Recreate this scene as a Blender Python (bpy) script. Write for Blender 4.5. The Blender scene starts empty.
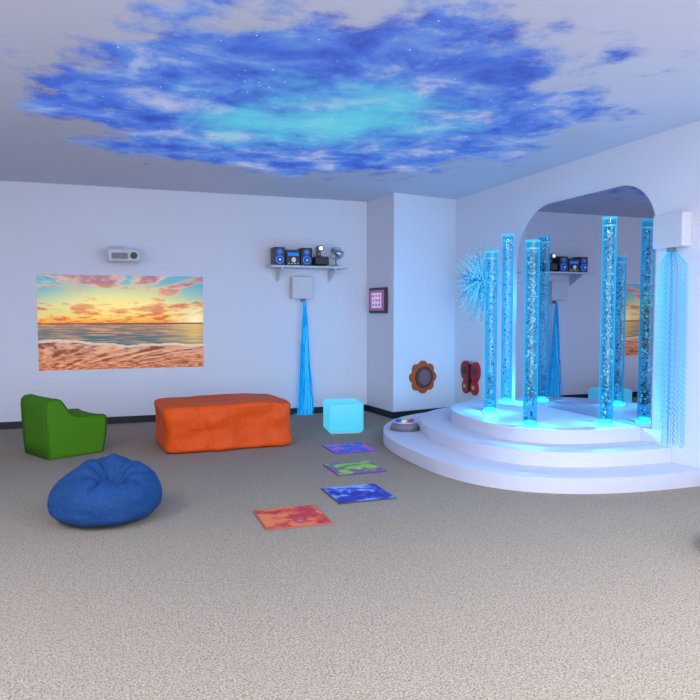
import bpy, bmesh, math, random
from mathutils import Vector, Matrix, noise
random.seed(7)
D=bpy.data; C=bpy.context; SC=C.scene
try: SC.view_settings.view_transform='Standard'
except Exception: pass

# ---------------------------------------------------------------- materials
def lin(c):
    return tuple(((x/255)/12.92 if x/255<=0.04045 else ((x/255+0.055)/1.055)**2.4) for x in c)+(1,)
def mat(name,rgb,rough=0.6,metal=0.0,emis=None,es=0.0,bump=0.0,bscale=50,var=0.06,spec=0.5):
    m=D.materials.new(name); m.use_nodes=True; nt=m.node_tree; b=nt.nodes['Principled BSDF']
    b.inputs['Roughness'].default_value=rough; b.inputs['Metallic'].default_value=metal
    b.inputs['Specular IOR Level'].default_value=spec
    tc=nt.nodes.new('ShaderNodeTexCoord'); n=nt.nodes.new('ShaderNodeTexNoise')
    n.inputs['Scale'].default_value=bscale; n.inputs['Detail'].default_value=4
    nt.links.new(tc.outputs['Object'],n.inputs['Vector'])
    r=nt.nodes.new('ShaderNodeValToRGB'); c=lin(rgb)
    r.color_ramp.elements[0].position=.3; r.color_ramp.elements[1].position=.7
    r.color_ramp.elements[0].color=tuple(x*(1-var) for x in c[:3])+(1,)
    r.color_ramp.elements[1].color=tuple(min(1,x*(1+var)) for x in c[:3])+(1,)
    nt.links.new(n.outputs['Fac'],r.inputs['Fac']); nt.links.new(r.outputs['Color'],b.inputs['Base Color'])
    if bump>0:
        bp=nt.nodes.new('ShaderNodeBump'); bp.inputs['Strength'].default_value=bump; bp.inputs['Distance'].default_value=.01
        nt.links.new(n.outputs['Fac'],bp.inputs['Height']); nt.links.new(bp.outputs['Normal'],b.inputs['Normal'])
    if emis:
        b.inputs['Emission Color'].default_value=lin(emis); b.inputs['Emission Strength'].default_value=es
    return m

M_wall=mat('wall_paint',(226,227,236),.85,bump=.03,bscale=120,var=.01,spec=.2)
M_base=mat('baseboard_black',(28,28,34),.5)
M_white=mat('white_plastic',(208,208,216),.45)
M_grey=mat('grey_plastic',(120,120,130),.4)
M_dark=mat('dark_plastic',(22,22,28),.35)
M_pod=mat('podium_white_vinyl',(206,209,226),.6,bump=.05,bscale=90,var=.02)
M_green=mat('green_fabric',(70,128,18),.8,bump=.3,bscale=160,var=.12,spec=.2)
M_blue=mat('blue_fabric',(17,64,120),.75,bump=.3,bscale=60,var=.2,spec=.3)
M_orange=mat('orange_vinyl',(224,80,6),.6,bump=.15,bscale=30,var=.08,spec=.3)
M_purple=mat('dark_purple_fabric',(48,42,70),.8,bump=.3,bscale=60,var=.2,spec=.2)
M_steel=mat('steel',(170,175,185),.3,metal=.9)

def emit(name,rgb,s):
    m=D.materials.new(name); m.use_nodes=True; nt=m.node_tree; nt.nodes.clear()
    o=nt.nodes.new('ShaderNodeOutputMaterial'); e=nt.nodes.new('ShaderNodeEmission')
    e.inputs['Color'].default_value=lin(rgb); e.inputs['Strength'].default_value=s
    nt.links.new(e.outputs[0],o.inputs[0]); return m
M_fibre=emit('fibre_glow',(8,140,235),1.0)
M_fibre2=emit('fibre_glow_bright',(70,200,255),1.2)
M_ledblue=emit('led_blue',(20,110,255),1.6)
M_glowbase=emit('tube_base_glow',(60,220,255),4.2)
M_lens=emit('lens_glow',(240,250,255),2)
M_bub=emit('bubble_glow',(130,228,255),1.15)
M_bub2=emit('bubble_glow_deep',(6,100,175),.7)

# ---------------------------------------------------------------- geometry helpers
def link(o): SC.collection.objects.link(o); return o
def mobj(name,verts,faces,m=None,smooth=False,parent=None):
    me=D.meshes.new(name); me.from_pydata([tuple(v) for v in verts],[],faces); me.update()
    bm=bmesh.new(); bm.from_mesh(me); bmesh.ops.recalc_face_normals(bm,faces=bm.faces); bm.to_mesh(me); bm.free()
    if m: me.materials.append(m)
    for p in me.polygons: p.use_smooth=smooth
    o=link(D.objects.new(name,me))
    if parent: o.parent=parent
    return o
def empty(name,loc=(0,0,0),rz=0):
    e=link(D.objects.new(name,None)); e.location=loc; e.rotation_euler=(0,0,rz); e.empty_display_size=.1; return e
def box(name,lo,hi,m,parent=None,bev=0.0,seg=2,rz=0):
    bm=bmesh.new(); bmesh.ops.create_cube(bm,size=1)
    for v in bm.verts:
        v.co=Vector([(lo[i]+hi[i])/2+v.co[i]*(hi[i]-lo[i]) for i in range(3)])
    if bev>0: bmesh.ops.bevel(bm,geom=list(bm.edges),offset=bev,segments=seg,affect='EDGES',profile=.5)
    me=D.meshes.new(name); bm.to_mesh(me); bm.free(); me.materials.append(m)
    for p in me.polygons: p.use_smooth=bev>.02
    o=link(D.objects.new(name,me))
    if parent: o.parent=parent
    return o
def cyl(name,c,r,h,m,parent=None,axis='Z',seg=32,r2=None,bev=0,caps=True):
    bm=bmesh.new(); bmesh.ops.create_cone(bm,cap_ends=caps,segments=seg,radius1=r,radius2=r if r2 is None else r2,depth=h)
    if bev>0:
        es=[e for e in bm.edges if abs(e.verts[0].co.z-e.verts[1].co.z)<1e-5]
        bmesh.ops.bevel(bm,geom=es,offset=bev,segments=3,affect='EDGES')
    R=Matrix.Identity(4)
    if axis=='X': R=Matrix.Rotation(math.pi/2,4,'Y')
    if axis=='Y': R=Matrix.Rotation(math.pi/2,4,'X')
    bmesh.ops.transform(bm,matrix=Matrix.Translation(c)@R,verts=bm.verts)
    me=D.meshes.new(name); bm.to_mesh(me); bm.free(); me.materials.append(m)
    for p in me.polygons: p.use_smooth=len(p.vertices)==4
    o=link(D.objects.new(name,me))
    if parent: o.parent=parent
    return o
def prism(name,pts,z0,z1,m,parent=None,bev=0,smooth=False):
    bm=bmesh.new(); vs=[bm.verts.new((x,y,z0)) for x,y in pts]; f=bm.faces.new(vs)
    r=bmesh.ops.extrude_face_region(bm,geom=[f]); 
    for v in [g for g in r['geom'] if isinstance(g,bmesh.types.BMVert)]: v.co.z=z1
    bmesh.ops.recalc_face_normals(bm,faces=bm.faces)
    if bev>0:
        es=[e for e in bm.edges if abs(e.verts[0].co.z-z1)<1e-6 and abs(e.verts[1].co.z-z1)<1e-6]
        bmesh.ops.bevel(bm,geom=es,offset=bev,segments=3,affect='EDGES')
    me=D.meshes.new(name); bm.to_mesh(me); bm.free(); me.materials.append(m)
    for p in me.polygons: p.use_smooth=smooth and len(p.vertices)==4
    o=link(D.objects.new(name,me))
    if parent: o.parent=parent
    return o
def curves(name,lines,r,m,parent=None):
    cu=D.curves.new(name,'CURVE'); cu.dimensions='3D'; cu.bevel_depth=r; cu.bevel_resolution=0; cu.materials.append(m)
    for L in lines:
        s=cu.splines.new('POLY'); s.points.add(len(L)-1)
        for p,q in zip(s.points,L): p.co=(q[0],q[1],q[2],1)
    o=link(D.objects.new(name,cu))
    if parent: o.parent=parent
    return o

# ---------------------------------------------------------------- room shell
H=2.90; YB=8.84; XR=4.43; XL=-3.0; YF=-2.0
A=(3.36,YB); B=(3.43,8.05); Cc=(XR,8.27)

# carpet
m=D.materials.new('carpet'); m.use_nodes=True; nt=m.node_tree; b=nt.nodes['Principled BSDF']
b.inputs['Roughness'].default_value=.95; b.inputs['Specular IOR Level'].default_value=.1
tc=nt.nodes.new('ShaderNodeTexCoord')
n1=nt.nodes.new('ShaderNodeTexNoise'); n1.inputs['Scale'].default_value=110; n1.inputs['Detail'].default_value=4; n1.inputs['Roughness'].default_value=.6
n2=nt.nodes.new('ShaderNodeTexVoronoi'); n2.inputs['Scale'].default_value=150
for n in (n1,n2): nt.links.new(tc.outputs['Object'],n.inputs['Vector'])
mx=nt.nodes.new('ShaderNodeMath'); mx.operation='ADD'; nt.links.new(n1.outputs['Fac'],mx.inputs[0])
m2=nt.nodes.new('ShaderNodeMath'); m2.operation='MULTIPLY'; m2.inputs[1].default_value=-.3; nt.links.new(n2.outputs['Distance'],m2.inputs[0]); nt.links.new(m2.outputs[0],mx.inputs[1])
r=nt.nodes.new('ShaderNodeValToRGB'); r.color_ramp.elements[0].position=.15; r.color_ramp.elements[1].position=.55
r.color_ramp.elements[0].color=lin((118,108,98)); r.color_ramp.elements[1].color=lin((182,170,154))
nt.links.new(mx.outputs[0],r.inputs['Fac']); nt.links.new(r.outputs['Color'],b.inputs['Base Color'])
bp=nt.nodes.new('ShaderNodeBump'); bp.inputs['Strength'].default_value=.4; bp.inputs['Distance'].default_value=.005
nt.links.new(mx.outputs[0],bp.inputs['Height']); nt.links.new(bp.outputs['Normal'],b.inputs['Normal'])
M_carpet=m

# ceiling with projected galaxy (projection = part of the ceiling surface, its light painted in as emission)
m=D.materials.new('ceiling_with_galaxy_projection'); m.use_nodes=True; nt=m.node_tree; b=nt.nodes['Principled BSDF']
b.inputs['Roughness'].default_value=.9; b.inputs['Base Color'].default_value=lin((210,211,226)); b.inputs['Specular IOR Level'].default_value=.1
N=nt.nodes.new; L=nt.links.new
tc=N('ShaderNodeTexCoord')
sub=N('ShaderNodeVectorMath'); sub.operation='SUBTRACT'; sub.inputs[1].default_value=(1.66,5.28,H); L(tc.outputs['Object'],sub.inputs[0])
ln=N('ShaderNodeVectorMath'); ln.operation='LENGTH'; L(sub.outputs[0],ln.inputs[0])
ne=N('ShaderNodeTexNoise'); ne.inputs['Scale'].default_value=1.7; ne.inputs['Detail'].default_value=8; ne.inputs['Roughness'].default_value=.62; L(tc.outputs['Object'],ne.inputs['Vector'])
def math_(op,a,bv=None,c=None):
    x=N('ShaderNodeMath'); x.operation=op
    for i,v in enumerate((a,bv,c)):
        if v is None: continue
        if isinstance(v,(int,float)): x.inputs[i].default_value=v
        else: L(v,x.inputs[i])
    return x.outputs[0]
rad=math_('ADD',ln.outputs['Value'],math_('MULTIPLY',math_('SUBTRACT',ne.outputs['Fac'],.5),2.8))
mask=N('ShaderNodeMapRange'); mask.interpolation_type='SMOOTHSTEP'; mask.inputs['From Min'].default_value=2.28; mask.inputs['From Max'].default_value=1.75; L(rad,mask.inputs['Value'])
nc=N('ShaderNodeTexNoise'); nc.inputs['Scale'].default_value=2.0; nc.inputs['Detail'].default_value=12; nc.inputs['Roughness'].default_value=.64; nc.inputs['Distortion'].default_value=.3
mp=N('ShaderNodeMapping'); mp.inputs['Location'].default_value=(3.1,1.7,0); L(tc.outputs['Object'],mp.inputs['Vector']); L(mp.outputs[0],nc.inputs['Vector'])
cr=N('ShaderNodeValToRGB'); e=cr.color_ramp.elements
e[0].position=.34; e[0].color=lin((40,74,196)); e[1].position=.68; e[1].color=lin((184,194,236))
k=e.new(.46); k.color=lin((64,112,226)); k=e.new(.55); k.color=lin((98,144,232))
L(nc.outputs['Fac'],cr.inputs['Fac'])
core=N('ShaderNodeMapRange'); core.interpolation_type='SMOOTHSTEP'; core.inputs['From Min'].default_value=1.3; core.inputs['From Max'].default_value=.1; L(rad,core.inputs['Value'])
mixc=N('ShaderNodeMixRGB'); mixc.inputs['Color2'].default_value=lin((100,222,242)); L(math_('MULTIPLY',core.outputs[0],.82),mixc.inputs['Fac']); L(cr.outputs['Color'],mixc.inputs['Color1'])
# stars
vs=N('ShaderNodeTexVoronoi'); vs.inputs['Scale'].default_value=11; L(tc.outputs['Object'],vs.inputs['Vector'])
st=math_('LESS_THAN',vs.outputs['Distance'],.06)
mixs=N('ShaderNodeMixRGB'); mixs.inputs['Color2'].default_value=(1,1,1,1); L(st,mixs.inputs['Fac']); L(mixc.outputs[0],mixs.inputs['Color1'])
em=N('ShaderNodeEmission'); em.inputs['Strength'].default_value=.9; L(mixs.outputs[0],em.inputs['Color'])
mxs=N('ShaderNodeMixShader'); L(math_('MULTIPLY',mask.outputs[0],.9),mxs.inputs['Fac']); L(b.outputs[0],mxs.inputs[1]); L(em.outputs[0],mxs.inputs[2])
L(mxs.outputs[0],nt.nodes['Material Output'].inputs['Surface'])
M_ceil=m

box('floor',(XL-.1,YF,-.1),(XR+.1,YB+.1,0),M_carpet)
box('ceiling',(XL-.1,YF,H),(XR+.1,YB+.1,H+.1),M_ceil)
box('wall_back',(XL-.1,YB,0),(XR+.1,YB+.1,H),M_wall)
box('wall_right',(XR,YF,0),(XR+.1,YB,H),M_wall)
box('wall_left',(XL-.1,YF,0),(XL,YB,H),M_wall)
prism('wall_column',[A,B,Cc,(XR,YB)],0,H,M_wall)
t=.015
box('baseboard_back',(XL,YB-t,0),(A[0],YB,.085),M_base)
prism('baseboard_column',[(A[0]-t,YB-t),(B[0]-t,B[1]-t),(XR-t,Cc[1]-t),(XR-t,Cc[1]),(B[0],B[1]),(A[0],YB-t)],0,.085,M_base)
box('baseboard_left',(XL,YF,0),(XL+t,YB-t,.085),M_base)
bb=empty('baseboard_right')
box('run_far',(XR-t,7.83,0),(XR,Cc[1]-t,.085),M_base,bb)
box('run_near',(XR-t,YF,0),(XR,4.07,.085),M_base,bb)

# ---------------------------------------------------------------- sunset picture (colour-attribute grid)
def fbm(x,y,z=0,o=5): 
    return noise.fractal(Vector((x,y,z)),.9,2.1,o)
def lerp(a,b,t): t=max(0,min(1,t)); return tuple(a[i]+(b[i]-a[i])*t for i in range(3))
HZ=.49
def sunset(u,v):  # v up
    if v>HZ:
        t=(v-HZ)/(1-HZ)
        side=abs(u-.5)*2
        base=lerp((255,212,96),(252,232,160),t/.4) if t<.4 else lerp((252,232,160),(122,180,200),(t-.4)/.5)
        base=lerp(base,(96,166,204),max(0,side-.3)*1.3*t)
        if t<.12: base=lerp((250,160,70),base,t/.12)
        h=t+.16
        px=(u-.5)/h*.8; py=.55/h
        c=noise.fractal(Vector((px*3.4+3,py*3.4,1.3)),.75,2.1,7); c2=noise.fractal(Vector((px*8,py*9,5.3)),.8,2.1,5)
        k=max(0,min(1,(c+.5*c2)*2.6+.42))
        lit=lerp((255,188,96),(252,204,180),t*1.1)
        shd=lerp((228,106,62),(176,122,142),t*1.1)
        cloud=lerp(lit,shd,(c*1.2+c2*.9)*1.5+.05)
        col=lerp(base,cloud,k*.92)
        gd=math.hypot((u-.95)*1.6,(v-HZ-.03)*1.6); col=lerp((255,250,205),col,min(1,gd*3.4))
        gd=math.hypot((u-.45)*.8,(v-HZ-.24)*1.9); col=lerp((255,240,150),col,min(1,gd*1.8+.30))
        return col
    edge=.285+.015*math.sin(u*9)+.02*fbm(u*5,0,3)-.07*u
    if v>edge:
        t=(HZ-v)/(HZ-edge)
        w=fbm(u*4/(.3+t),v*70,2,4)
        col=lerp((172,128,112),(84,112,124),t*1.5)
        col=lerp(col,(232,168,128),max(0,min(1,w*1.8+.25))*.75)
        g=max(0,1-abs(u-.94)/.22); col=lerp(col,(255,214,120),g*.75*max(0,1-t*.5))
        if t<.05: col=(120,90,86)
        if v<edge+.025: col=lerp(col,(240,214,200),.8)
        return col
    t=v/edge; s=.35+t
    w=fbm(u*14/s,v*50/s,7,5); w2=fbm(u*20,v*70,2,4)
    col=lerp((200,118,84),(210,158,138),t)
    if t>.82: col=lerp(col,(164,140,138),(t-.82)*3)
    col=lerp(col,(240,184,148),max(0,min(1,w*1.8+w2))*.8)
    col=lerp(col,(122,68,56),max(0,min(1,-w*2.2-.1-w2))*.85)
    return col
NX,NY=320,190; x0,x1,z0,z1=-.824,1.115,.68,1.83
verts=[];cols=[]
for j in range(NY+1):
    for i in range(NX+1):
        u=i/NX; v=j/NY; verts.append((x0+(x1-x0)*u,YB-.004,z0+(z1-z0)*v)); cols.append(lin(sunset(u,v)))
faces=[(j*(NX+1)+i,j*(NX+1)+i+1,(j+1)*(NX+1)+i+1,(j+1)*(NX+1)+i) for j in range(NY) for i in range(NX)]
def colmat(name,es=.9,base=0):
    m=D.materials.new(name); m.use_nodes=True; nt=m.node_tree; nt.nodes.clear()
    o=nt.nodes.new('ShaderNodeOutputMaterial'); e=nt.nodes.new('ShaderNodeBsdfPrincipled'); a=nt.nodes.new('ShaderNodeVertexColor'); a.layer_name='Col'
    nt.links.new(a.outputs['Color'],e.inputs['Emission Color']); e.inputs['Emission Strength'].default_value=es
    if base: nt.links.new(a.outputs['Color'],e.inputs['Base Color'])
    else: e.inputs['Base Color'].default_value=(.01,.01,.01,1); e.inputs['Specular IOR Level'].default_value=0
    e.inputs['Roughness'].default_value=.5 if base else .9
    nt.links.new(e.outputs[0],o.inputs[0]); return m
def colgrid(name,verts,faces,cols,m,parent=None):
    me=D.meshes.new(name); me.from_pydata(verts,[],faces); me.update()
    a=me.color_attributes.new('Col','FLOAT_COLOR','POINT')
    a.data.foreach_set('color',[c for col in cols for c in col]); me.materials.append(m)
    o=link(D.objects.new(name,me)); o.parent=parent; return o
colgrid('projected_sunset_picture',verts,faces,cols,colmat('sunset_projection',.98))

# ---------------------------------------------------------------- video projector on wall
vp=empty('video_projector',(.16,YB,2.06))
box('body',(-.19,-.34,-.08),(.19,-.06,.065),M_white,vp,.025,3)
box('front_grille',(-.14,-.35,-.05),(.04,-.336,.02),M_grey,vp,.006)
box('top_panel',(-.165,-.325,.06),(.165,-.075,.072),M_white,vp,.005)
cyl('lens',(.11,-.345,-.01),.04,.03,M_dark,vp,'Y')
box('wall_mount',(-.13,-.07,-.05),(-.02,0,.11),M_white,vp,.008)
box('mount_plate',(-.17,-.012,-.06),(.02,0,.13),M_white,vp)

# ---------------------------------------------------------------- shelf and kit
sh=empty('wall_shelf',(2.45,YB,0))
box('board',(-.52,-.34,1.955),(.52,0,1.98),M_white,sh,.004)
for i,x in enumerate((-.36,.36)):
    box('bracket_plate_%d'%i,(x-.02,-.012,1.78),(x+.02,0,1.955),M_white,sh)
    mobj('bracket_gusset_%d'%i,[(x-.012,-.012,1.955),(x+.012,-.012,1.955),(x-.012,-.28,1.955),(x+.012,-.28,1.955),(x-.012,-.28,1.935),(x+.012,-.28,1.935),(x-.012,-.012,1.80),(x+.012,-.012,1.80)],
      [(0,2,3,1),(2,4,5,3),(4,6,7,5),(6,0,1,7),(0,6,4,2),(1,3,5,7)],M_white,False,sh)
st=empty('stereo_system',(2.24,YB-.18,1.98))
for i,x in enumerate((-.18,.18)):
    box('speaker_%d'%i,(x-.075,-.09,0),(x+.075,.1,.235),M_dark,st,.008)
    for j,(z,rr) in enumerate(((.075,.052),(.175,.034))):
        cyl('cone_ring_%d%d'%(i,j),(x,-.094,z),rr,.012,M_ledblue,st,'Y')
        cyl('cone_%d%d'%(i,j),(x,-.098,z),rr*.75,.014,M_dark,st,'Y')
        cyl('cone_cap_%d%d'%(i,j),(x,-.104,z),rr*.3,.012,M_steel,st,'Y')
box('head_unit',(-.095,-.09,0),(.095,.1,.205),M_dark,st,.008)
box('display',(-.07,-.096,.13),(.07,-.088,.165),M_ledblue,st)
cyl('volume_knob',(.0,-.1,.075),.03,.022,M_steel,st,'Y')
for i in range(4): cyl('button_%d'%i,(-.06+.04*i,-.094,.03),.008,.01,M_steel,st,'Y',12)
sp=empty('solar_effect_projector',(2.63,YB-.18,1.98))
box('body',(-.095,-.10,.02),(.095,.12,.13),M_dark,sp,.012)
for i,x in enumerate((-.07,.07)): cyl('foot_%d'%i,(x,0,.01),.014,.02,M_dark,sp)
cyl('upright_head',(-.02,0,.16),.035,.08,M_grey,sp,'Z',24)
cyl('lens_barrel',(-.02,-.05,.235),.042,.11,M_grey,sp,'Y')
cyl('lens',(-.02,-.108,.235),.024,.006,M_lens,sp,'Y')
cl=empty('clip_spotlight',(2.85,YB-.18,1.98))
cyl('base',(0,0,.012),.055,.024,M_steel,cl,bev=.005)
cyl('stem',(0,0,.08),.012,.12,M_steel,cl)
h=cyl('lamp_head',(0,0,0),.03,.15,M_steel,cl,'Y',24,.055); h.location=(0.01,-.02,.19); h.rotation_euler=(.5,0,.9)
h=cyl('lamp_ring',(0,0,0),.057,.014,M_white,cl,'Y',24); h.location=(0.05,.05,.22); h.rotation_euler=(.5,0,.9)
curves('yoke',[[(-.07,0,.12),(-.07,0,.22),(-.04,0,.26),(.04,0,.26),(.07,0,.22),(.07,0,.12),(0,0,.1),(-.07,0,.12)]],.006,M_steel,cl)

# ---------------------------------------------------------------- hanging fibre optics
fo=empty('hanging_fibre_optic_lamp',(2.40,YB,0))
box('light_source',(-.14,-.15,1.555),(.14,0,1.85),M_white,fo,.012,3)
cyl('outlet',(.03,-.075,1.535),.03,.05,M_grey,fo)
lines=[]
for i in range(170):
    a=random.random()*6.283; q=random.random()**.5
    ph=random.random()*6.28; endz=.012+abs(random.gauss(0,.05))
    P=[]
    for k in range(15):
        s=k/14; z=1.52-(1.52-endz)*s
        rr=.018+.09*s**1.15
        P.append((.03+math.cos(a)*q*rr*1.15+.005*math.sin(ph+9*s),-.12+math.sin(a)*q*rr*.8+.005*math.cos(ph+8*s),z))
    if endz<.05: P.append((P[-1][0]+random.uniform(-.06,.06),P[-1][1]+random.uniform(-.06,.02),.012))
    lines.append(P)
curves('strands',lines[:130],.0022,M_fibre,fo); curves('strands_bright',lines[130:],.0020,M_fibre2,fo)

# ---------------------------------------------------------------- glowing cube
lc=empty('light_up_cube_seat',(2.52,7.40,0),math.radians(-8))
m=mat('glowing_cube_plastic',(50,110,135),.4,emis=(78,205,242),es=.85)
box('shell',(-.205,-.205,.012),(.205,.205,.355),m,lc,.035,4)
box('foot_plate',(-.17,-.17,0),(.17,.17,.014),M_white,lc)

# ---------------------------------------------------------------- framed picture on column
ang=math.atan2(B[1]-A[1],B[0]-A[0])
fp=empty('framed_picture',(3.390,8.45,1.535)); fp.rotation_euler=(0,0,ang)
box('frame',(-.25,-.035,-.17),(.25,0,.17),M_dark,fp,.012)
box('mat_board',(-.21,-.040,-.135),(.21,-.034,.135),mat('pink_board_glow',(120,70,120),.6,emis=(170,100,180),es=.45),fp)  # board and print get added emission to look lit; neither is a lamp
box('print',(-.14,-.044,-.10),(.14,-.039,.10),mat('print_fill_glow',(200,180,205),.6,emis=(230,205,235),es=.45),fp)
for i in range(9):
    c=[(200,60,80),(90,60,150),(120,70,140),(220,130,150)][i%4]
    cyl('print_motif_%d'%i,(-.09+.09*(i%3),-.046,-.06+.06*(i//3)),.018,.004,mat('motif_%d'%i,c,.6),fp,'Y',16)

# ---------------------------------------------------------------- flower panel
sl=(Cc[1]-B[1])/(Cc[0]-B[0]); ang=math.atan(sl)
fl=empty('flower_wall_panel',(3.886,B[1]+sl*(3.886-B[0])-.003,.52),ang)
def outline_prism(name,pts,y0,y1,m,parent,bev=.006):
    bm=bmesh.new(); vs=[bm.verts.new((x,y0,z)) for x,z in pts]; f=bm.faces.new(vs)
    r=bmesh.ops.extrude_face_region(bm,geom=[f])
    for v in [g for g in r['geom'] if isinstance(g,bmesh.types.BMVert)]: v.co.y=y1
    bmesh.ops.recalc_face_normals(bm,faces=bm.faces)
    es=[e for e in bm.edges if abs(e.verts[0].co.y-y1)<1e-6 and abs(e.verts[1].co.y-y1)<1e-6]
    if bev: bmesh.ops.bevel(bm,geom=es,offset=bev,segments=2,affect='EDGES')
    me=D.meshes.new(name); bm.to_mesh(me); bm.free(); me.materials.append(m)
    o=link(D.objects.new(name,me)); o.parent=parent; return o
M_fo=mat('flower_orange',(190,84,30),.6); M_fb=mat('flower_brown',(92,62,56),.8,bump=.6,bscale=60,var=.4)
pts=[((.185+.034*abs(math.cos(a*4)))*math.cos(a),(.185+.034*abs(math.cos(a*4)))*math.sin(a)) for a in [i*2*math.pi/96 for i in range(96)]]
outline_prism('petals',pts,0,-.035,M_fo,fl)
cyl('centre',(0,-.042,0),.145,.02,M_fb,fl,'Y',48,bev=.004)
cyl('centre_ring',(0,-.05,0),.10,.016,mat('flower_tan',(140,96,84),.8,bump=.5,bscale=60,var=.3),fl,'Y',40,bev=.004)
cyl('centre_pad',(0,-.056,0),.07,.02,mat('flower_mauve',(120,100,110),.8,bump=.6,bscale=60,var=.3),fl,'Y',40,bev=.004)
# butterfly panel on right wall
bf=empty('butterfly_wall_panel',(XR-.003,7.80,.52),-math.pi/2)  # local x -> -Y ; local -y -> -X
M_red=mat('butterfly_red',(180,18,34),.5); M_yel=mat('butterfly_yellow',(230,170,40),.5)
def ell(cx,cz,rx,rz,rot=0,n=40):
    out=[]
    for i in range(n):
        a=i*2*math.pi/n; x=rx*math.cos(a); z=rz*math.sin(a)
        out.append((cx+x*math.cos(rot)-z*math.sin(rot),cz+x*math.sin(rot)+z*math.cos(rot)))
    return out
for s in (-1,1):
    outline_prism('wing_upper_%d'%s,ell(s*.125,.085,.115,.135,-s*.3),0,-.03,M_red,bf)
    outline_prism('wing_lower_%d'%s,ell(s*.11,-.115,.09,.10,s*.3),0,-.031,M_red,bf)
    cyl('wing_pad_%d'%s,(s*.135,-.035,.095),.05,.015,M_fb,bf,'Y',32)
    cyl('wing_dot_%d'%s,(s*.115,-.036,-.115),.025,.015,M_yel,bf,'Y',32)
    curves('antenna_%d'%s,[[(0,-.02,.15),(s*.02,-.02,.2),(s*.05,-.02,.225)]],.006,M_dark,bf)
outline_prism('body',ell(0,0,.025,.18),0,-.045,M_dark,bf)

# ---------------------------------------------------------------- fibre burst on right wall
fb=empty('fibre_optic_starburst_lamp',(XR-.001,7.44,1.77))
cyl('hub',(-.03,0,0),.05,.06,M_white,fb,'X')
L1=[];L2=[];tips=[]
for i in range(480):
    a=random.random()*6.283; el=random.uniform(.05,1.35); R=random.uniform(.24,.54)
    d=Vector((-math.sin(el)*.55,math.cos(a)*math.cos(el),.92*math.sin(a)*math.cos(el)))
    pr=Vector((0,-d.z,d.y))*random.uniform(-.25,.25)
    P=[]
    for k in range(8):
        s=k/7; p=d*R*s+pr*s*s+Vector((-.06,0,-.06*s*s)); p.x=min(p.x,-.02); P.append(tuple(p))
    (L1 if i%2 else L2).append(P); tips.append(P[-1])
curves('strands',L1,.0016,emit('burst_fibre',(20,105,215),.8),fb); curves('strands_bright',L2,.0015,M_fibre2,fb)
def blobs(name,pts,m,parent,sub=1):
    bm=bmesh.new()
    for (x,y,z,r) in pts: bmesh.ops.create_icosphere(bm,subdivisions=sub,radius=r,matrix=Matrix.Translation((x,y,z)))
    me=D.meshes.new(name); bm.to_mesh(me); bm.free(); me.materials.append(m)
    for p in me.polygons: p.use_smooth=True
    o=link(D.objects.new(name,me)); o.parent=parent; return o
blobs('glowing_tips',[(p[0],p[1],p[2],random.uniform(.004,.009)) for p in tips],emit('burst_tips',(130,215,255),1.0),fb)

# ---------------------------------------------------------------- mirror
ya,yb,zt,zb=4.66,6.76,2.53,.36
pts=[(ya,zb+.002),(yb,zb+.002)]
R=.62
for i in range(25):
    a=i/24*math.pi/2; pts.append((yb-R+R*math.cos(a),zt-R+R*math.sin(a)))
for i in range(25):
    a=math.pi/2+i/24*math.pi/2; pts.append((ya+R*.7+R*.7*math.cos(a),zt-R*.7+R*.7*math.sin(a)))
bm=bmesh.new(); f=bm.faces.new([bm.verts.new((XR,y,z)) for y,z in pts]); r=bmesh.ops.extrude_face_region(bm,geom=[f])
for v in [g for g in r['geom'] if isinstance(g,bmesh.types.BMVert)]: v.co.x=XR-.012
bmesh.ops.recalc_face_normals(bm,faces=bm.faces)
me=D.meshes.new('wall_mirror'); bm.to_mesh(me); bm.free()
m=mat('mirror_glass',(192,194,208),.02,metal=1.0,var=.0); m.node_tree.nodes['Principled BSDF'].inputs['Roughness'].default_value=0.0
me.materials.append(m); link(D.objects.new('wall_mirror',me))

# ---------------------------------------------------------------- podium
po=empty('stepped_podium',(0,0,0))
def tier(rx,yc,rf,rb,nf=3.0,nb=2.2):
    P=[]; n=240
    for i in range(n+1):
        a=-math.pi/2+math.pi*i/n    # from front to back
        ca=max(0,math.cos(a)); sa=math.sin(a); e=nf if sa<0 else nb; ry=rf if sa<0 else rb
        p=(XR-.004-rx*ca**(2/e), yc+ry*math.copysign(abs(sa)**(2/e),sa))
        if P and i<n and math.hypot(p[0]-P[-1][0],p[1]-P[-1][1])<.012: continue
        P.append(p)
    return P[::-1]
prism('tier_1',tier(1.85,5.75,1.66,2.05),0,.12,M_pod,po)
prism('tier_2',tier(1.48,5.75,1.32,1.60),.12,.24,M_pod,po)
prism('tier_3',tier(1.17,5.75,.97,1.25),.24,.36,M_pod,po)

# ---------------------------------------------------------------- bubble tubes
m=D.materials.new('bubble_tube_acrylic'); m.use_nodes=True; nt=m.node_tree; nt.nodes.clear(); N=nt.nodes.new; L=nt.links.new
o=N('ShaderNodeOutputMaterial'); tr=N('ShaderNodeBsdfTransparent'); tr.inputs[0].default_value=(.40,.82,.97,1)
gl=N('ShaderNodeBsdfGlossy'); gl.inputs['Roughness'].default_value=.05; gl.inputs['Color'].default_value=(.7,.9,1,1)
em=N('ShaderNodeEmission'); em.inputs['Color'].default_value=lin((35,178,242)); em.inputs['Strength'].default_value=1.15
lw=N('ShaderNodeLayerWeight'); lw.inputs['Blend'].default_value=.5
a1=N('ShaderNodeMixShader'); L(lw.outputs['Facing'],a1.inputs[0]); L(tr.outputs[0],a1.inputs[1]); L(em.outputs[0],a1.inputs[2])
a2=N('ShaderNodeMixShader'); a2.inputs[0].default_value=.06; L(a1.outputs[0],a2.inputs[1]); L(gl.outputs[0],a2.inputs[2]); L(a2.outputs[0],o.inputs[0])
M_tube=m
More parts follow.
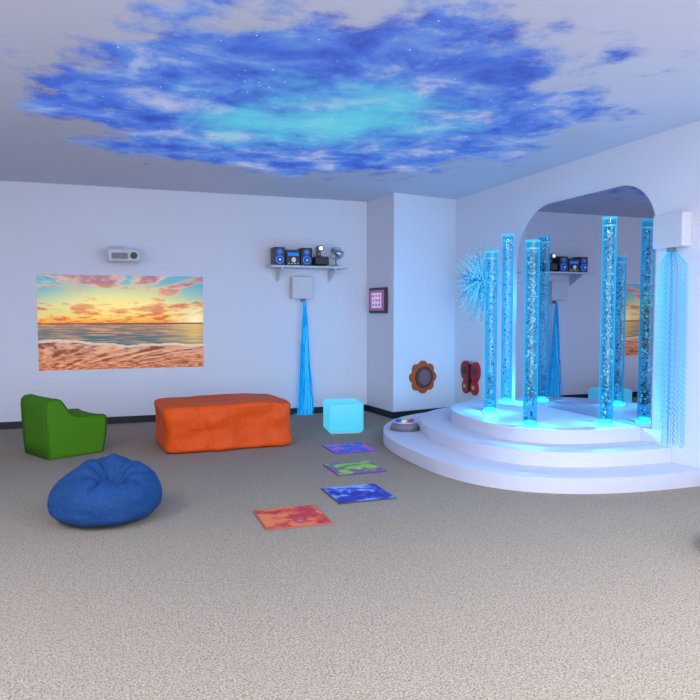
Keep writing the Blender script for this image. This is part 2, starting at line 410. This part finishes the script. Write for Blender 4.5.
def tube(x,y,top,r=.062,nb=260):
    e=empty('bubble_tube',(x,y,.36)); h=top-.36
    cyl('base_collar',(0,0,.012),r+.012,.024,M_glowbase,e,bev=.004,seg=40)
    cyl('base_light',(0,0,.034),r-.004,.02,M_glowbase,e,seg=40)
    cyl('acrylic_shell',(0,0,.024+(h-.024)/2),r,h-.024,M_tube,e,seg=40,caps=False)
    cyl('water_surface',(0,0,h-.07),r-.003,.004,M_bub,e,seg=40)
    bm=bmesh.new()
    n=40
    ri=[[bm.verts.new((rr*math.cos(i*6.28318/n),rr*math.sin(i*6.28318/n),z)) for i in range(n)] for rr,z in ((r+.003,h-.012),(r+.003,h),(r-.006,h),(r-.006,h-.012))]
    for k in range(4):
        for i in range(n): bm.faces.new((ri[k][i],ri[k][(i+1)%n],ri[(k+1)%4][(i+1)%n],ri[(k+1)%4][i]))
    me=D.meshes.new('rim'); bm.to_mesh(me); bm.free(); me.materials.append(M_fibre2); q=link(D.objects.new('top_rim',me)); q.parent=e
    A1=[];A2=[]
    for i in range(nb):
        a=random.random()*6.283; q_=(r-.014)*random.random()**.6
        z=random.uniform(.06,h-.085); s=random.uniform(.004,.010)*(1 if random.random()<.85 else 1.4)
        (A1 if i%5<2 else A2).append((q_*math.cos(a),q_*math.sin(a),z,s))
    blobs('bubbles',A1,M_bub,e); blobs('bubbles_deep',A2,M_bub2,e)
    for nm,zz,en in (('tube_lamp',.10,13),('wall_tint_fill',h*.62,8)):  # second, higher point light is added to tint the wall, no real tube part
        l=D.lights.new(nm,'POINT'); l.energy=en; l.color=(.08,.60,1); l.shadow_soft_size=0
        o=link(D.objects.new(nm,l)); o.location=(0,0,zz); o.parent=e
tube(3.62,5.99,1.99,nb=220)
tube(3.51,5.13,2.01,nb=420)
tube(4.18,6.58,2.24,nb=180)
tube(4.20,4.97,2.22,nb=420)

# ---------------------------------------------------------------- fibre curtain beside mirror
fc=empty('fibre_optic_curtain_lamp',(XR,4.44,0))
box('light_source',(-.10,-.16,1.91),(0,.16,2.19),M_white,fc,.012,3)
cyl('outlet',(-.05,0,1.895),.035,.04,M_grey,fc)
lines=[]
NS=46
for i in range(NS):
    y=-.175+.32*(i+.5)/NS+random.uniform(-.004,.004); ph=random.gauss(0,.3); xx=random.uniform(-.09,-.03); P=[]
    endz=.375 if y>.05 else random.uniform(.26,.3)
    if i%4==0: endz+=random.random()*.15
    n=270
    for k in range(n):
        s=k/(n-1); z=1.885-(1.885-endz)*s; w=min(1,s*14)**.7
        amp=.014*min(1,s*6)*(1 if s<.85 else .5)
        wob=amp*math.sin(ph+(1.885-z)*2*math.pi/.044)
        P.append((-.05*(1-w)+xx*w,(y*w*(.9+.1*s))+wob,z))
    lines.append(P)
random.shuffle(lines)
curves('strands',lines[:20],.0013,M_fibre,fc); curves('strands_bright',lines[20:],.0013,M_fibre2,fc)

# ---------------------------------------------------------------- controller pad
cp=empty('button_control_pad',(2.955,6.62,.121))
cyl('dome',(0,0,.04),.165,.08,M_grey,cp,r2=.135,seg=48,bev=.012)
cyl('top_plate',(0,0,.083),.125,.01,M_white,cp,seg=48,bev=.002)
for i,c in enumerate([(210,40,50),(240,200,40),(50,160,80),(40,90,210),(240,240,245),(150,50,160)]):
    a=i*math.pi/3; cyl('button_%d'%i,(.08*math.cos(a),.08*math.sin(a),.098),.03,.024,mat('button_%d'%i,c,.35),cp,seg=24,bev=.005)

# ---------------------------------------------------------------- liquid floor tiles
Mt=colmat('liquid_tile_gel',.05,1)
def tile(x0,y0,s,cf,seed):
    e=empty('liquid_floor_tile',(x0+s/2,y0+s/2,0))
    box('rim',(-s/2,-s/2,0),(s/2,s/2,.010),cf['rim'],e,.004)
    n=90; vs=[];cs=[]
    for j in range(n+1):
        for i in range(n+1):
            u=i/n; v=j/n; k=s-.02
            vs.append(((u-.5)*k,(v-.5)*k,.0108))
            a=fbm(u*2.6+seed,v*2.6,seed,5); b_=fbm(u*6,v*6+seed,seed+4,5)
            ed=min(u,v,1-u,1-v)
            tt=(a*1.0+b_*.5)+cf.get('bias',.1)+min(0,(ed-.16))*cf.get('edge',2)
            if tt<-.12: c=cf['c'][0]
            elif tt<.12: c=lerp(cf['c'][0],cf['c'][1],(tt+.12)/.1)
            else: c=lerp(cf['c'][1],cf['c'][2],(tt-.12)/.12)
            c=lerp(c,(255,255,255),max(0,b_-.25)*.5)
            cs.append(lin(c))
    fs=[(j*(n+1)+i,j*(n+1)+i+1,(j+1)*(n+1)+i+1,(j+1)*(n+1)+i) for j in range(n) for i in range(n)]
    colgrid('gel_surface',vs,fs,cs,Mt,e)
rimk=mat('tile_rim_dark',(60,60,90),.4)
tile(.90,4.14,.445,{'rim':mat('tile_rim_orange',(170,90,75),.4),'c':[(214,118,62),(208,68,44),(176,40,46)],'edge':2.0,'bias':.2},3.1)
tile(1.52,4.55,.45,{'rim':rimk,'c':[(130,170,225),(36,70,205),(12,22,150)],'edge':2.6,'bias':.36},11.7)
tile(1.78,5.35,.445,{'rim':mat('tile_rim_purple',(110,60,140),.4),'c':[(130,60,150),(60,150,70),(150,190,50)],'edge':2.5,'bias':.25},23.4)
tile(2.03,6.20,.44,{'rim':mat('tile_rim_violet',(110,70,190),.4),'c':[(190,80,190),(70,90,210),(40,60,205)],'edge':2,'bias':.1},31.9)

# ---------------------------------------------------------------- foam chair
ch=empty('foam_chair',(-.455,7.18,0),math.radians(28))
prof=[(-.27,0),(-.285,.15),(-.295,.35),(-.30,.49),(-.295,.535),(-.265,.565),(-.20,.57),(-.145,.55),(-.11,.50),(-.06,.425),(-.01,.39),(.06,.38),(.19,.38),(.27,.376),(.30,.355),(.31,.31),(.295,.15),(.26,0)]
bm=bmesh.new(); W=.275; ns=8; rings=[]
for k in range(ns+1):
    y=-W+2*W*k/ns; edge=abs(k/ns*2-1); rings.append([bm.verts.new((x,y,z+ (0 if z==0 else -.012*(1-edge**2)*(z>.3 and x>-.1)))) for x,z in prof])
for k in range(ns):
    for i in range(len(prof)): j=(i+1)%len(prof); bm.faces.new((rings[k][i],rings[k][j],rings[k+1][j],rings[k+1][i]))
f1=bm.faces.new(rings[0]); f2=bm.faces.new(rings[-1][::-1])
bmesh.ops.recalc_face_normals(bm,faces=bm.faces)
es=set(f1.edges)|set(f2.edges); bmesh.ops.bevel(bm,geom=list(es),offset=.02,segments=4,affect='EDGES')
me=D.meshes.new('body'); bm.to_mesh(me); bm.free(); me.materials.append(M_green)
for p in me.polygons: p.use_smooth=len(p.vertices)<6
o=link(D.objects.new('body',me)); o.parent=ch
M_seam=mat('green_piping',(52,100,14),.7)
for s in (-1,1):
    curves('piping_%d'%s,[[(x*1.0,s*(W-.012),z) for x,z in prof]],.005,M_seam,ch)

# ---------------------------------------------------------------- orange ottoman
def superbox(name,hx,hy,hz,m,parent,fn,n=50,p=7):
    bm=bmesh.new(); bmesh.ops.create_cube(bm,size=2); bmesh.ops.subdivide_edges(bm,edges=list(bm.edges),cuts=n,use_grid_fill=True)
    for v in bm.verts:
        c=v.co.copy(); q=(abs(c.x)**p+abs(c.y)**p+abs(c.z)**p)**(1/p); c/=q
        v.co=fn(Vector((c.x*hx,c.y*hy,c.z*hz+hz)),c)
    me=D.meshes.new(name); bm.to_mesh(me); bm.free(); me.materials.append(m)
    for f in me.polygons: f.use_smooth=True
    o=link(D.objects.new(name,me)); o.parent=parent; return o
ot=empty('foam_ottoman',(1.085,7.13,0),math.radians(3))
def fo_(v,c):
    x,y,z=v
    t=z/.47
    x*=1-.04*math.sin(t*math.pi)+.02*(t-.5)
    y*=1-.06*math.sin(t*math.pi)
    w=fbm(x*2.2,y*2.2,z*3+4,2)*.028
    x+=w*c.x; y+=fbm(x*3,z*4,y+9,2)*.040*c.y
    if c.z>0: z+=w*c.z*.8-.014*(1-(x/.68)**2)*(1-(y/.36)**2)+.012*math.sin(x*5)
    if c.y<-.7: y+=math.exp(-((x+.25+.1*(t-.5))/.03)**2)*.026+math.exp(-((x-.40-.1*(t-.5))/.03)**2)*.016
    return Vector((x,y,max(0,z)))
superbox('cushion',.665,.44,.235,M_orange,ot,fo_,p=12)

# ---------------------------------------------------------------- bean bags
def beanbag(x,y,rz,m,sc=1.0,seed=0):
    e=empty('bean_bag_chair',(x,y,0),rz)
    nu,nv=144,84; vs=[];fs=[]
    dx,dy=.06,-.08
    for j in range(nv+1):
        th=math.pi*j/nv
        for i in range(nu):
            ph=2*math.pi*i/nu
            z=math.cos(th)
            ex=2.4 if z>0 else 3.6
            rxy=(1-abs(z)**ex)**(1/ex) if abs(z)<1 else 0
            cx,cy=math.cos(ph),math.sin(ph)
            px=.365*rxy*cx; py=.36*rxy*cy
            pz=.15+(.20*z if z>0 else .15*z)
            up=max(0,z)
            pz+=up*(.075*math.exp(-((py-.13)/.18)**2)*math.exp(-((px+.02)/.32)**2))
            ddx,ddy=px-dx,py-dy; dd=math.hypot(ddx,ddy); an=math.atan2(ddy,ddx)
            pz-=up**.5*.145*math.exp(-(dd/.12)**2)
            cre=abs(math.sin(an*3.5+1+seed+.6*math.sin(an)))**.5
            pz+=up**.5*.040*(cre-.7)*math.exp(-((dd-.15)/.11)**2)
            pz+=up**.5*.012*math.sin(an*11+seed)*math.exp(-((dd-.12)/.10)**2)
            k=1+.022*math.sin(ph*4+seed+1)*(1-abs(z))+.010*math.sin(ph*9+2*z+seed)
            k+=fbm(px*4,py*4,pz*5+seed,4)*.055
            px*=k;py*=k
            pz+=fbm(px*7+seed,py*7,3,4)*.018*up
            if z<-.97: pz=0
            vs.append((px*sc,py*sc,max(0,pz)*sc))
    for j in range(nv):
        for i in range(nu):
            fs.append((j*nu+i,j*nu+(i+1)%nu,(j+1)*nu+(i+1)%nu,(j+1)*nu+i))
    mobj('bag',vs,fs,m,True,e)
    return e
beanbag(-.045,4.78,math.radians(-18),M_blue,.96)
beanbag(3.47,2.74,.6,M_purple,.9,2)

# ---------------------------------------------------------------- lights
def area(name,loc,rot,sx,sy,en,col):
    l=D.lights.new(name,'AREA'); l.shape='RECTANGLE'; l.size=sx; l.size_y=sy; l.energy=en; l.color=col
    o=link(D.objects.new(name,l)); o.location=loc; o.rotation_euler=rot; return o
for k,(x,y) in enumerate([(-1.6,.6),(1.6,.6),(-2.1,2.8),(3.3,1.6)]):  # unseen panels added behind the camera as fill light, not known fixtures
    f=empty('added_fill_panel',(x,y,H))
    box('frame',(-.32,-.62,-.03),(.32,.62,0),M_white,f,.004)
    box('glow_plate',(-.29,-.59,-.034),(.29,.59,-.029),emit('fill_panel_glow_%d'%k,(240,240,255),2.0),f)
    a=area('fill_panel_light',(0,0,-.05),(0,0,0),.58,1.18,66,(.90,.935,1.0)); a.parent=f
w=D.worlds.new('World'); SC.world=w; w.use_nodes=True
bg=w.node_tree.nodes['Background']; bg.inputs[0].default_value=(.80,.86,1.0,1); bg.inputs[1].default_value=4.2

# ---------------------------------------------------------------- camera
cam=D.cameras.new('camera'); cam.lens=678/700*36; cam.sensor_width=36
co=link(D.objects.new('camera',cam)); co.location=(0,0,1.38)
co.rotation_euler=(math.radians(90-3.2),0,math.radians(-19.4)); SC.camera=co
